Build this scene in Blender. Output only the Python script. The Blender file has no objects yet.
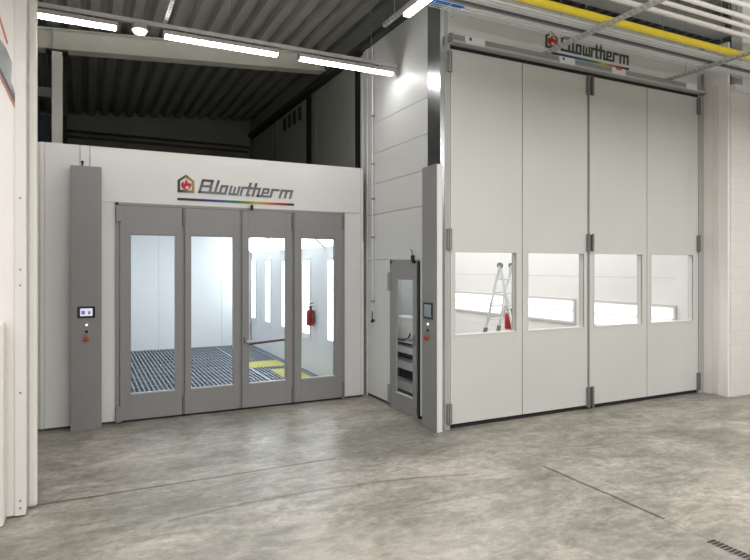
import bpy, bmesh, math, random
from mathutils import Vector, Matrix
random.seed(7)
S = bpy.context.scene
COL = S.collection
PI = math.pi

# ------------------------------------------------------------ materials
def mat(name, col, rough=0.5, metal=0.0, var=0.03, scale=3.0, bump=0.0, bscale=60.0, emit=None, estr=0.0, coat=0.0, rvar=0.0):
    m = bpy.data.materials.new(name); m.use_nodes = True
    nt = m.node_tree; b = nt.nodes['Principled BSDF']
    b.inputs['Roughness'].default_value = rough
    b.inputs['Metallic'].default_value = metal
    b.inputs['Coat Weight'].default_value = coat
    tc = nt.nodes.new('ShaderNodeTexCoord')
    n = nt.nodes.new('ShaderNodeTexNoise'); n.inputs['Scale'].default_value = scale
    n.inputs['Detail'].default_value = 4
    nt.links.new(tc.outputs['Object'], n.inputs['Vector'])
    r = nt.nodes.new('ShaderNodeValToRGB')
    a = [max(0, c*(1-var)) for c in col]; z = [min(1, c*(1+var)) for c in col]
    r.color_ramp.elements[0].position = 0.3; r.color_ramp.elements[1].position = 0.7
    r.color_ramp.elements[0].color = (*a, 1); r.color_ramp.elements[1].color = (*z, 1)
    nt.links.new(n.outputs['Fac'], r.inputs['Fac'])
    nt.links.new(r.outputs['Color'], b.inputs['Base Color'])
    if rvar:
        mr = nt.nodes.new('ShaderNodeMapRange')
        mr.inputs['To Min'].default_value = rough-rvar; mr.inputs['To Max'].default_value = rough+rvar
        nt.links.new(n.outputs['Fac'], mr.inputs['Value']); nt.links.new(mr.outputs['Result'], b.inputs['Roughness'])
    if bump:
        n2 = nt.nodes.new('ShaderNodeTexNoise'); n2.inputs['Scale'].default_value = bscale
        nt.links.new(tc.outputs['Object'], n2.inputs['Vector'])
        bp = nt.nodes.new('ShaderNodeBump'); bp.inputs['Strength'].default_value = bump; bp.inputs['Distance'].default_value = 0.01
        nt.links.new(n2.outputs['Fac'], bp.inputs['Height']); nt.links.new(bp.outputs['Normal'], b.inputs['Normal'])
    if emit:
        b.inputs['Emission Color'].default_value = (*emit, 1); b.inputs['Emission Strength'].default_value = estr
    return m

def glass_mat(name, tint=(0.93, 0.97, 0.97)):
    m = bpy.data.materials.new(name); m.use_nodes = True
    nt = m.node_tree; nt.nodes.clear()
    o = nt.nodes.new('ShaderNodeOutputMaterial'); mx = nt.nodes.new('ShaderNodeMixShader')
    t = nt.nodes.new('ShaderNodeBsdfTransparent'); t.inputs['Color'].default_value = (*tint, 1)
    g = nt.nodes.new('ShaderNodeBsdfGlossy'); g.inputs['Roughness'].default_value = 0.02
    f = nt.nodes.new('ShaderNodeFresnel'); f.inputs['IOR'].default_value = 1.35
    ge = nt.nodes.new('ShaderNodeNewGeometry'); iv = nt.nodes.new('ShaderNodeMath'); iv.operation = 'SUBTRACT'; iv.inputs[0].default_value = 1
    ml = nt.nodes.new('ShaderNodeMath'); ml.operation = 'MULTIPLY'
    nt.links.new(ge.outputs['Backfacing'], iv.inputs[1]); nt.links.new(iv.outputs[0], ml.inputs[0]); nt.links.new(f.outputs[0], ml.inputs[1])
    nt.links.new(ml.outputs[0], mx.inputs[0]); nt.links.new(t.outputs[0], mx.inputs[1])
    nt.links.new(g.outputs[0], mx.inputs[2]); nt.links.new(mx.outputs[0], o.inputs['Surface'])
    return m

def ramp_x(name, x0, x1, stops, rough=0.5, axis='X'):
    """printed colour band: colour set along one object axis"""
    m = bpy.data.materials.new(name); m.use_nodes = True
    nt = m.node_tree; b = nt.nodes['Principled BSDF']; b.inputs['Roughness'].default_value = rough
    tc = nt.nodes.new('ShaderNodeTexCoord'); sp = nt.nodes.new('ShaderNodeSeparateXYZ')
    mr = nt.nodes.new('ShaderNodeMapRange'); mr.inputs['From Min'].default_value = x0; mr.inputs['From Max'].default_value = x1
    r = nt.nodes.new('ShaderNodeValToRGB')
    nt.links.new(tc.outputs['Object'], sp.inputs[0]); nt.links.new(sp.outputs[axis], mr.inputs['Value'])
    nt.links.new(mr.outputs['Result'], r.inputs['Fac']); nt.links.new(r.outputs['Color'], b.inputs['Base Color'])
    e = r.color_ramp.elements
    e[0].position, e[0].color = stops[0][0], (*stops[0][1], 1)
    e[1].position, e[1].color = stops[-1][0], (*stops[-1][1], 1)
    for p, c in stops[1:-1]:
        k = e.new(p); k.color = (*c, 1)
    return m

M = {}
M['white'] = mat('white_panel', (0.735, 0.735, 0.725), 0.38, var=0.015, scale=1.2, coat=0.1)
M['white_in'] = mat('interior_panel', (0.76, 0.78, 0.80), 0.65, var=0.01)
M['white_big'] = mat('big_interior_panel', (0.82, 0.81, 0.80), 0.6, var=0.015)
M['wall_side'] = mat('side_wall_panel', (0.70, 0.71, 0.705), 0.42, var=0.02, scale=0.8)
M['cream'] = mat('cream_panel', (0.74, 0.72, 0.67), 0.4, var=0.02)
M['pinkwhite'] = mat('warm_white_panel', (0.85, 0.815, 0.80), 0.35, var=0.02, scale=1.0)
M['big_door'] = mat('door_skin', (0.63, 0.637, 0.608), 0.4, var=0.025, scale=0.9)
M['grey'] = mat('grey_paint', (0.275, 0.272, 0.278), 0.42, var=0.02)
M['grey_cab'] = mat('cabinet_grey', (0.26, 0.257, 0.257), 0.4, var=0.02)
M['grey_lt'] = mat('light_grey_paint', (0.45, 0.45, 0.44), 0.45, var=0.03)
M['steel'] = mat('brushed_steel', (0.58, 0.60, 0.63), 0.22, 0.95, var=0.04, scale=2)
M['galv'] = mat('galvanised_steel', (0.62, 0.63, 0.63), 0.45, 0.35, var=0.10, scale=25)
M['galv_dk'] = mat('dull_galvanised', (0.28, 0.285, 0.28), 0.5, 0.3, var=0.08, scale=12)
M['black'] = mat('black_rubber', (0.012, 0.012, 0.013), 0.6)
M['black_gl'] = mat('black_gloss', (0.02, 0.02, 0.022), 0.2)
M['hinge'] = mat('hinge_grey', (0.20, 0.20, 0.195), 0.45, 0.2)
M['deck'] = mat('roof_deck', (0.40, 0.40, 0.37), 0.5, 0.1, var=0.10, scale=1.5)
M['beam'] = mat('beam_paint', (0.76, 0.745, 0.68), 0.55, var=0.05, scale=2)
M['dark_beam'] = mat('dark_steelwork', (0.045, 0.045, 0.045), 0.5)
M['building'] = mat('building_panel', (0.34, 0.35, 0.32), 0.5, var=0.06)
M['backwall'] = mat('rear_cladding', (0.24, 0.235, 0.19), 0.5, var=0.06)
M['bluedark'] = mat('dark_blue_cladding', (0.03, 0.05, 0.07), 0.5)
M['glass'] = glass_mat('clear_glass', (0.965, 0.975, 0.975))
M['yellow'] = mat('yellow_paint', (0.90, 0.70, 0.03), 0.4, var=0.03)
M['yellow_g'] = mat('yellow_grating', (0.46, 0.42, 0.08), 0.5, var=0.12, scale=9)
M['white_pipe'] = mat('white_pipe', (0.85, 0.82, 0.78), 0.35)
M['cable'] = mat('grey_cable', (0.09, 0.10, 0.11), 0.5)
M['zinc'] = mat('bright_zinc_wire', (0.82, 0.84, 0.86), 0.4, 0.2)
M['cable_w'] = mat('pale_cable', (0.84, 0.85, 0.87), 0.5)
M['cable_b'] = mat('blue_cable', (0.04, 0.22, 0.60), 0.5)
M['orange'] = mat('orange_plug', (0.75, 0.20, 0.03), 0.5)
M['red'] = mat('extinguisher_red', (0.34, 0.010, 0.014), 0.3, var=0.03)
M['red_bar'] = mat('push_bar_red', (0.10, 0.012, 0.015), 0.35)
M['red_print'] = mat('red_print', (0.50, 0.012, 0.015), 0.5)
M['pink_print'] = mat('pale_red_print', (0.62, 0.20, 0.14), 0.5)
M['grey_print'] = mat('grey_print', (0.33, 0.34, 0.34), 0.4, var=0.25, scale=7)
M['dgrey_print'] = mat('dark_grey_print', (0.10, 0.10, 0.10), 0.4)
M['estop'] = mat('emergency_stop_orange', (0.42, 0.06, 0.02), 0.4)
M['lamp'] = mat('lamp_diffuser', (0.9, 0.9, 0.9), 0.5, emit=(1.0, 0.975, 0.95), estr=13)
M['lamp_booth'] = mat('booth_lamp_diffuser', (0.9, 0.9, 0.9), 0.5, emit=(0.93, 0.98, 1.0), estr=2.0)
M['lamp_big'] = mat('booth_tube', (0.9, 0.9, 0.9), 0.5, emit=(1.0, 1.0, 1.0), estr=1.1)
M['lamp_warm'] = mat('round_lamp_glow', (0.9, 0.85, 0.6), 0.5, emit=(1.0, 0.88, 0.55), estr=2.2)
M['lamp_body'] = mat('lamp_housing', (0.60, 0.56, 0.55), 0.4)
M['indicator'] = mat('indicator_lamp', (0.9, 0.9, 0.9), 0.3, emit=(1, 1, 1), estr=0.3)
M['screen'] = mat('screen_glow', (0.5, 0.5, 0.6), 0.2, emit=(0.66, 0.64, 0.86), estr=0.28)
M['screen_d'] = mat('screen_dim', (0.2, 0.22, 0.24), 0.15, emit=(0.55, 0.6, 0.62), estr=0.03)
M['screen_ic'] = mat('screen_icon', (0.1, 0.1, 0.2), 0.2, emit=(0.3, 0.3, 0.55), estr=0.15)
M['label'] = mat('label_plate', (0.72, 0.73, 0.72), 0.5)
M['blue_print'] = mat('blue_print', (0.08, 0.12, 0.45), 0.5)
M['alu'] = mat('ladder_aluminium', (0.70, 0.71, 0.72), 0.35, 0.5)
M['sack'] = mat('white_sack', (0.72, 0.73, 0.72), 0.7, var=0.05, scale=9, bump=0.4, bscale=14)
M['grate'] = mat('grating_steel', (0.27, 0.30, 0.34), 0.4, 0.35, var=0.08, scale=5)
M['pit'] = mat('pit_dark', (0.12, 0.14, 0.17), 0.6)
M['drain'] = mat('drain_iron', (0.05, 0.042, 0.038), 0.5, 0.3)

def floor_mat():
    m = bpy.data.materials.new('polished_concrete'); m.use_nodes = True
    nt = m.node_tree; N = nt.nodes; L = nt.links; b = N['Principled BSDF']
    tc = N.new('ShaderNodeTexCoord')
    def noise(scale, det=6, rough=0.6, dist=0.0, vec=None):
        n = N.new('ShaderNodeTexNoise'); n.inputs['Scale'].default_value = scale; n.inputs['Detail'].default_value = det
        n.inputs['Roughness'].default_value = rough; n.inputs['Distortion'].default_value = dist
        L.new(vec if vec else tc.outputs['Object'], n.inputs['Vector']); return n.outputs['Fac']
    def ramp(fac, p0, c0, p1, c1):
        r = N.new('ShaderNodeValToRGB'); e = r.color_ramp.elements
        e[0].position, e[0].color, e[1].position, e[1].color = p0, (*c0, 1), p1, (*c1, 1)
        L.new(fac, r.inputs['Fac']); return r.outputs['Color']
    def mix(mode, fac, a, c):
        x = N.new('ShaderNodeMix'); x.data_type = 'RGBA'; x.blend_type = mode
        if isinstance(fac, float): x.inputs[0].default_value = fac
        else: L.new(fac, x.inputs[0])
        L.new(a, x.inputs[6])
        if isinstance(c, tuple): x.inputs[7].default_value = (*c, 1)
        else: L.new(c, x.inputs[7])
        return x.outputs[2]
    def math_(op, a, b_=None, c=None):
        n = N.new('ShaderNodeMath'); n.operation = op
        for i, v in enumerate((a, b_, c)):
            if v is None: continue
            if isinstance(v, (int, float)): n.inputs[i].default_value = v
            else: L.new(v, n.inputs[i])
        return n.outputs[0]
    mp = N.new('ShaderNodeMapping'); mp.inputs['Scale'].default_value = (0.7, 1.6, 1); mp.inputs['Rotation'].default_value = (0, 0, 0.25)
    L.new(tc.outputs['Object'], mp.inputs['Vector'])
    base = ramp(noise(0.55, 8, 0.62, 0.6, mp.outputs['Vector']), 0.32, (0.275, 0.263, 0.238), 0.68, (0.52, 0.478, 0.436))
    pat = ramp(noise(3.4, 12, 0.78, 1.6, mp.outputs['Vector']), 0.36, (0.52, 0.54, 0.52), 0.66, (1.22, 1.19, 1.15))
    c = mix('MULTIPLY', 0.75, base, pat)
    c = mix('MULTIPLY', 0.75, c, ramp(noise(11, 10, 0.8), 0.38, (0.62, 0.62, 0.62), 0.65, (1.18, 1.18, 1.18)))
    c = mix('MULTIPLY', 0.8, c, ramp(noise(0.62, 7, 0.66, 1.4), 0.40, (0.70, 0.73, 0.68), 0.60, (1.12, 1.11, 1.11)))
    c = mix('MULTIPLY', 0.6, c, ramp(noise(1.3, 9, 0.72, 2.4, mp.outputs['Vector']), 0.44, (0.74, 0.75, 0.73), 0.56, (1.08, 1.08, 1.08)))
    # pinkish pale bloom patches
    c = mix('MIX', math_('MULTIPLY', ramp(noise(0.8, 5, 0.6, 0.8), 0.56, (0, 0, 0), 0.75, (1, 1, 1)), 0.5), c, (0.50, 0.455, 0.42))
    # hairline crazing
    v = N.new('ShaderNodeTexVoronoi'); v.feature = 'DISTANCE_TO_EDGE'; v.inputs['Scale'].default_value = 2.6
    wv = N.new('ShaderNodeVectorMath'); wv.operation = 'ADD'
    nn = N.new('ShaderNodeTexNoise'); nn.inputs['Scale'].default_value = 1.7; nn.inputs['Detail'].default_value = 6
    L.new(tc.outputs['Object'], nn.inputs['Vector'])
    L.new(tc.outputs['Object'], wv.inputs[0]); L.new(nn.outputs['Color'], wv.inputs[1]); L.new(wv.outputs[0], v.inputs['Vector'])
    crz = ramp(v.outputs['Distance'], 0.0, (1, 1, 1), 0.010, (0, 0, 0))
    gate = ramp(noise(0.9, 3), 0.5, (0, 0, 0), 0.62, (1, 1, 1))
    c = mix('MULTIPLY', math_('MULTIPLY', math_('MULTIPLY', crz, gate), 0.6), c, (0.45, 0.43, 0.40))
    # saw-cut joints and cracks with positions of their own
    sp = N.new('ShaderNodeSeparateXYZ'); L.new(tc.outputs['Object'], sp.inputs[0])
    wob = math_('MULTIPLY', math_('SUBTRACT', noise(3.0, 5, 0.7), 0.5), 0.14)
    X, Y = sp.outputs['X'], sp.outputs['Y']
    def line(coord, pos, w, wobble, other, lo, hi):
        d = math_('ABSOLUTE', math_('SUBTRACT', math_('ADD', coord, math_('MULTIPLY', wob, wobble)), pos))
        k = N.new('ShaderNodeMapRange'); k.interpolation_type = 'SMOOTHSTEP'
        k.inputs['From Min'].default_value = w; k.inputs['From Max'].default_value = w*0.3
        L.new(d, k.inputs['Value'])
        return math_('MULTIPLY', k.outputs['Result'], math_('MULTIPLY', math_('GREATER_THAN', other, lo), math_('LESS_THAN', other, hi)))
    j1 = line(Y, 5.80, 0.030, 0.35, X, -0.6, 2.4)
    j2 = line(X, 4.225, 0.028, 0.45, Y, 3.22, 4.62)
    j3 = line(X, 4.20, 0.008, 0.2, Y, 2.8, 3.22)
    # long curved sweep mark
    rr = math_('SQRT', math_('ADD', math_('POWER', math_('SUBTRACT', X, 1.6), 2), math_('POWER', math_('ADD', Y, 1.0), 2)))
    j4 = line(rr, 6.05, 0.035, 0.6, X, 0.6, 3.4)
    j5 = line(Y, 5.42, 0.02, 0.8, X, 1.6, 2.9)
    for j, s in ((j1, 0.75), (j2, 0.85), (j3, 0.5), (j4, 0.45), (j5, 0.40)):
        c = mix('MULTIPLY', math_('MULTIPLY', j, s), c, (0.20, 0.18, 0.16))
    L.new(c, b.inputs['Base Color'])
    mr = N.new('ShaderNodeMapRange'); mr.inputs['To Min'].default_value = 0.24; mr.inputs['To Max'].default_value = 0.55
    L.new(noise(1.8, 6, 0.65), mr.inputs['Value']); L.new(mr.outputs['Result'], b.inputs['Roughness'])
    b.inputs['Specular IOR Level'].default_value = 0.5
    bp = N.new('ShaderNodeBump'); bp.inputs['Strength'].default_value = 0.12; bp.inputs['Distance'].default_value = 0.01
    L.new(noise(20, 5), bp.inputs['Height']); L.new(bp.outputs['Normal'], b.inputs['Normal'])
    return m
M['floor'] = floor_mat()

def block_mat():
    m = bpy.data.materials.new('painted_blockwork'); m.use_nodes = True
    nt = m.node_tree; N = nt.nodes; L = nt.links; b = N['Principled BSDF']; b.inputs['Roughness'].default_value = 0.45
    tc = N.new('ShaderNodeTexCoord'); mp = N.new('ShaderNodeMapping'); mp.inputs['Rotation'].default_value = (PI/2, 0, 0)
    L.new(tc.outputs['Object'], mp.inputs['Vector'])
    br = N.new('ShaderNodeTexBrick'); br.inputs['Scale'].default_value = 1.0
    br.inputs['Brick Width'].default_value = 0.42; br.inputs['Row Height'].default_value = 0.205; br.inputs['Mortar Size'].default_value = 0.008
    br.inputs['Color1'].default_value = (0.78, 0.755, 0.735, 1); br.inputs['Color2'].default_value = (0.755, 0.735, 0.715, 1)
    br.inputs['Mortar'].default_value = (0.735, 0.685, 0.665, 1)
    L.new(mp.outputs['Vector'], br.inputs['Vector']); L.new(br.outputs['Color'], b.inputs['Base Color'])
    bp = N.new('ShaderNodeBump'); bp.inputs['Strength'].default_value = 0.1; bp.inputs['Distance'].default_value = 0.003; bp.invert = True
    L.new(br.outputs['Fac'], bp.inputs['Height']); L.new(bp.outputs['Normal'], b.inputs['Normal'])
    return m
M['block'] = block_mat()

# ------------------------------------------------------------ mesh helpers
class MB:
    def __init__(s): s.bm = bmesh.new()
    def box(s, x0, y0, z0, x1, y1, z1):
        g = bmesh.ops.create_cube(s.bm, size=1.0)
        c = Vector(((x0+x1)/2, (y0+y1)/2, (z0+z1)/2)); d = (abs(x1-x0), abs(y1-y0), abs(z1-z0))
        for v in g['verts']: v.co = Vector((v.co.x*d[0], v.co.y*d[1], v.co.z*d[2])) + c
        return s
    def bar(s, a, b, w, h, up=(0, 0, 1)):
        a, b = Vector(a), Vector(b); d = b-a; z = d.normalized(); u = Vector(up)
        x = z.cross(u).normalized() if abs(z.dot(u)) < 0.99 else z.cross(Vector((0, 1, 0))).normalized()
        y = x.cross(z).normalized()
        vs = []
        for p in (a, b):
            for sx, sy in ((-1, -1), (1, -1), (1, 1), (-1, 1)):
                vs.append(s.bm.verts.new(p + x*sx*w/2 + y*sy*h/2))
        for f in ((0, 1, 2, 3), (7, 6, 5, 4), (0, 4, 5, 1), (1, 5, 6, 2), (2, 6, 7, 3), (3, 7, 4, 0)):
            s.bm.faces.new([vs[i] for i in f])
        return s
    def cyl(s, a, b, r, r2=None, n=16):
        a, b = Vector(a), Vector(b); d = b-a
        g = bmesh.ops.create_cone(s.bm, cap_ends=True, segments=n, radius1=r, radius2=r if r2 is None else r2, depth=d.length)
        q = Vector((0, 0, 1)).rotation_difference(d.normalized()).to_matrix()
        for v in g['verts']: v.co = q @ v.co + (a+b)/2
        return s
    def tube(s, pts, r, n=8):
        for a, b in zip(pts, pts[1:]): s.cyl(a, b, r, n=n)
        for p in pts[1:-1]: s.ball(p, r, n)
        return s
    def ball(s, p, r, n=10, sz=1.0):
        g = bmesh.ops.create_uvsphere(s.bm, u_segments=n, v_segments=max(4, n//2), radius=r)
        for v in g['verts']: v.co = Vector((v.co.x, v.co.y, v.co.z*sz)) + Vector(p)
        return s
    def lathe(s, p, prof, n=20):
        p = Vector(p); rings = []
        for r, z in prof:
            rings.append([s.bm.verts.new(p+Vector((r*math.cos(2*PI*k/n), r*math.sin(2*PI*k/n), z))) for k in range(n)])
        for a, b in zip(rings, rings[1:]):
            for k in range(n): s.bm.faces.new((a[k], a[(k+1) % n], b[(k+1) % n], b[k]))
        s.bm.faces.new(rings[0][::-1]); s.bm.faces.new(rings[-1])
        return s
    def prism(s, poly, y0, y1):
        """polygon in X,Z extruded along Y"""
        f = [s.bm.verts.new((x, y0, z)) for x, z in poly]; k = [s.bm.verts.new((x, y1, z)) for x, z in poly]
        n = len(poly)
        s.bm.faces.new(f); s.bm.faces.new(k[::-1])
        for i in range(n): s.bm.faces.new((f[i], k[i], k[(i+1) % n], f[(i+1) % n]))
        return s
    def build(s, name, m, parent=None, bevel=0.0, smooth=False, shift=None, m2=None):
        off = Vector((0, 0, 0)); q = parent
        while q is not None: off += q.location; q = q.parent
        bmesh.ops.recalc_face_normals(s.bm, faces=s.bm.faces[:])
        org = Vector((0, 0, 0))
        for v in s.bm.verts: v.co -= off
        if parent is None:   # origin at the thing's base centre
            xs = [v.co.x for v in s.bm.verts]; ys = [v.co.y for v in s.bm.verts]; zs = [v.co.z for v in s.bm.verts]
            if shift is not False:
                org = Vector(((min(xs)+max(xs))/2, (min(ys)+max(ys))/2, min(zs)))
                for v in s.bm.verts: v.co -= org
        me = bpy.data.meshes.new(name); s.bm.to_mesh(me); s.bm.free()
        me.materials.append(m)
        if m2: me.materials.append(m2)
        if smooth:
            for p in me.polygons: p.use_smooth = True
            me.set_sharp_from_angle(angle=math.radians(40))
        o = bpy.data.objects.new(name, me); COL.objects.link(o); o.location = org
        if parent is not None: o.parent = parent
        if bevel:
            bv = o.modifiers.new('bevel', 'BEVEL'); bv.width = bevel; bv.segments = 2; bv.limit_method = 'ANGLE'
        return o

def tag(o, label, cat, group=None, kind=None):
    o['label'] = label; o['category'] = cat
    if group: o['group'] = group
    if kind: o['kind'] = kind
    return o
def thing(name, label, cat, loc, group=None):
    o = bpy.data.objects.new(name, None); COL.objects.link(o); o.location = loc; o.empty_display_size = 0.1
    return tag(o, label, cat, group)
def struct(name, mb, m, **k):
    k.setdefault('shift', False)
    o = mb.build(name, m, **k); o['kind'] = 'structure'; return o
def box(*a): return MB().box(*a)
def copy_thing(root, delta, label):
    c = root.copy(); COL.objects.link(c); c.location = root.location + Vector(delta); c['label'] = label
    for ch in list(root.children):
        d = ch.copy(); COL.objects.link(d); d.parent = c
        for g in list(ch.children):
            e = g.copy(); COL.objects.link(e); e.parent = d
    return c

# ------------------------------------------------------------ camera
A = math.atan(290/585.)
cam = bpy.data.cameras.new('camera'); co = bpy.data.objects.new('camera', cam); COL.objects.link(co)
co.location = (0, 0, 2.05); co.rotation_euler = (PI/2, 0, -A)
cam.sensor_width = 36; cam.lens = 585/750*36; cam.shift_y = -13/750; cam.clip_end = 200
S.camera = co

# ------------------------------------------------------------ setting
D1, D2, XS = 8.38, 6.2, 4.06
struct('floor', box(-7, -9, -0.2, 16, 8.42, 0).box(-7, 8.42, -0.2, 0.0, 16.2, 0).box(4.0, 8.42, -0.2, 16, 16.2, 0), M['floor'])
def roof_z(x): return 5.76 + 0.072*x
def deck():
    bm = bmesh.new(); p = 0.29; prof = []
    x = -7.0 + 0.11
    while x < 16.2:
        for dx, dz in ((0, 0), (0.125, 0), (0.165, 0.12), (0.25, 0.12)):
            prof.append((x+dx, roof_z(x)+dz))
        x += p
    a = [bm.verts.new((x, -9, z)) for x, z in prof]; b = [bm.verts.new((x, 16.2, z)) for x, z in prof]
    for i in range(len(prof)-1): bm.faces.new((a[i], a[i+1], b[i+1], b[i]))
    q = MB(); q.bm.free(); q.bm = bm
    o = struct('ceiling', q, M['deck']); s = o.modifiers.new('thickness', 'SOLIDIFY'); s.thickness = 0.008; s.offset = 1
deck()
struct('wall_left', box(-7.2, -9, 0, -7, 16.2, 5.6), M['cream'])
struct('wall_rear', box(-7, -9.2, 0, 16, -9, 7.2), M['white'])
struct('wall_right', box(16, -9, 0, 16.2, 6.0, 7.2), M['block'])
struct('wall_back', box(-7, 15.95, 0, 16, 16.15, 7.2), M['backwall'])
# neighbouring white panel wall left of the small booth
mb = MB().box(-3.2, D1+0.02, 0.03, -0.50, D1+0.08, 3.61).box(-0.50, D1-0.005, 0.03, -0.455, D1+0.08, 3.61)
struct('wall_front_left', mb, M['white'])
struct('baseboard_front_left', box(-3.2, D1+0.03, 0, -0.455, D1+0.075, 0.03), M['hinge'])
# side wall: horizontal sandwich panels up to the gutter, with the personnel door opening
def side_wall():
    mb = MB(); g = 0.004
    zs = [0.035, 2.16, 2.87, 3.345, 3.82, 4.30, 5.56]
    for a, b in zip(zs, zs[1:]):
        if b <= 2.17:
            mb.box(XS, 7.67, a+g, XS+0.10, 8.46, b-g); mb.box(XS, 6.5, a+g, XS+0.10, 6.815, b-g)
        else:
            mb.box(XS, 6.5, a+g, XS+0.10, 8.46, b-g)
    return mb
struct('wall_side', side_wall(), M['wall_side'])
struct('baseboard_side', box(XS+0.01, 7.67, 0, XS+0.09, 8.72, 0.035), M['dark_beam'])
# light corner trims
struct('trim_1', MB().box(XS-0.012, 8.46, 0, XS+0.1, 8.50, 5.56).box(XS-0.004, 8.50, 0, XS+0.1, 8.62, 5.56).box(XS-0.014, 8.62, 0, XS+0.1, 8.70, 5.5), M['wall_side'])
struct('trim_2', box(XS-0.015, 6.50, 0, XS+0.02, 6.555, 5.56), M['white'])
# dark gutter boxes between the wall heads and the roof deck
struct('trim_3', MB().box(3.93, 6.62, 5.54, XS+0.12, 15.9, 5.62), M['dark_beam'])
struct('trim_4', box(XS-0.02, 5.5, 5.62, XS+0.3, 15.9, 6.0), M['galv_dk'])
# building wall running on behind the booths
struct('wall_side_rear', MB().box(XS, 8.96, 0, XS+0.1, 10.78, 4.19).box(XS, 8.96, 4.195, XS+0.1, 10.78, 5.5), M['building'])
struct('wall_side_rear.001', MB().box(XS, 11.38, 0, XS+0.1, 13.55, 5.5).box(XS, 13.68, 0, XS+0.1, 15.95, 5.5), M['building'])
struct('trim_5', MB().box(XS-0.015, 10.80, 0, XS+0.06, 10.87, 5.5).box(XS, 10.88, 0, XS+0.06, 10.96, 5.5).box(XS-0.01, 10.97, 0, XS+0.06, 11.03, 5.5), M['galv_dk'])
struct('wall_side_gap_shade', MB().box(XS+0.005, 8.70, 0, XS+0.12, 8.96, 5.5).box(XS+0.005, 11.04, 0, XS+0.12, 11.38, 5.5).box(XS+0.02, 13.55, 0, XS+0.12, 13.68, 5.5), M['black'])  # wall gaps filled flush with black, their shade put in as colour
# louvre slots in the far wall panel
for i, y in enumerate((12.78, 12.43, 12.08, 11.73)):
    o = box(XS-0.02, y-0.09, 5.13, XS+0.01, y+0.09, 5.42).build('vent_slot', M['dark_beam'])
    tag(o, 'dark vent slot high in the shadowed wall behind the booths, ' + ('farthest from the lit wall', 'third from the lit wall', 'second from the lit wall', 'nearest the lit wall')[i], 'vent', 'vent slots in the rear wall')
# rear cladding rails
struct('trim_6', MB().box(0.0-0.4, 15.6, 5.30, 4.0, 15.9, 5.62), M['backwall'])
struct('trim_7', MB().box(-0.4, 15.9, 5.17, 4.0, 15.96, 5.23).box(-0.3, 15.92, 4.86, 4.0, 15.96, 4.88), M['dark_beam'])
struct('trim_8', box(-0.62, 15.5, 0, -0.38, 15.9, 5.6), mat('brown_steel', (0.06, 0.045, 0.035), 0.6))
struct('wall_back_blue', box(-4, 13.2, 0, -0.62, 13.3, 5.05), M['bluedark'])
# block pier and wall right of the big booth
struct('wall_pier', MB().box(9.075, 5.79, 0, 9.13, D2+0.02, 5.6).box(9.02, D2+0.02, 0, 9.3, D2+0.4, 5.6), M['pinkwhite'])
struct('trim_reflection', MB().box(9.06, 5.93, 0.02, 9.075, 6.03, 4.95), M['cream'])  # strip standing in for reflected panel edges on the pier face
struct('wall_block', box(9.13, 5.77, 0, 16, 5.99, 4.93), M['block'])
struct('wall_block_head', MB().box(9.5, 5.82, 4.93, 16, 6.0, 7.0), M['white'])
struct('trim_10', MB().box(9.12, 5.70, 4.82, 16, 5.80, 4.92), M['white'])

# main roof beam with its column
t = thing('steel_beam', 'pale steel roof beam under the ribbed deck, behind the row of strip lights', 'beam', (1.7, 10.2, 5.34))
def slopebox(mb, x0, x1, y0, y1, zb, h, s=0.072):
    n0 = [(x0, zb(x0)), (x1, zb(x1)), (x1, zb(x1)+h), (x0, zb(x0)+h)]
    return mb.prism(n0, y0, y1)
zb = lambda x: 5.335 + 0.072*(x+0.66)
slopebox(MB(), -3.0, 4.0, 10.19, 10.21, lambda x: zb(x)+0.012, 0.30).build('web', M['beam'], t)
slopebox(MB(), -3.0, 4.0, 10.08, 10.32, zb, 0.018).build('bottom_flange', M['beam'], t)
slopebox(MB(), -3.0, 4.0, 10.08, 10.32, lambda x: zb(x)+0.30, 0.018).build('top_flange', M['beam'], t)
slopebox(MB(), -0.44, -0.425, 10.08, 10.19, lambda x: zb(x)+0.012, 0.29).build('stiffener', M['beam'], t)
t = thing('steel_column', 'pale steel column holding up the roof beam, at the far left', 'column', (-0.38, 10.2, 0))
MB().box(-0.45, 10.10, 0, -0.31, 10.115, 5.335).box(-0.45, 10.285, 0, -0.31, 10.30, 5.335).box(-0.385, 10.115, 0, -0.375, 10.285, 5.335).build('shaft', M['beam'], t)
MB().box(-0.53, 10.07, 5.325, -0.23, 10.33, 5.345).build('cap_plate', M['dark_beam'], t)
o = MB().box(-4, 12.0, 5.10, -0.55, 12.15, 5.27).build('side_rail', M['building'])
tag(o, 'horizontal steel rail in the dark gap at the far left above the small booth', 'beam')
for i, x in enumerate((-0.66, -0.585)):
    o = MB().bar((x, 10.5, 5.55), (x, 13.4, 5.45), 0.05, 0.06).build('roof_conduit', M['galv_dk'])
    tag(o, ('left' if i == 0 else 'right') + ' one of two thin slanting pipes in the dark gap beside the steel column', 'pipe', 'conduits in the far left gap')
# beam above the big booth
t = thing('roof_girder', 'grey roof girder above the big booth, behind the yellow pipe', 'beam', (8, 6.1, 5.84))
MB().box(4.4, 5.98, 5.84, 9.48, 6.22, 5.875).build('bottom_flange', M['grey_lt'], t)
slopebox(MB(), 4.4, 9.48, 6.09, 6.11, lambda x: 5.875, 0.2).build('web', M['building'], t)

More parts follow.
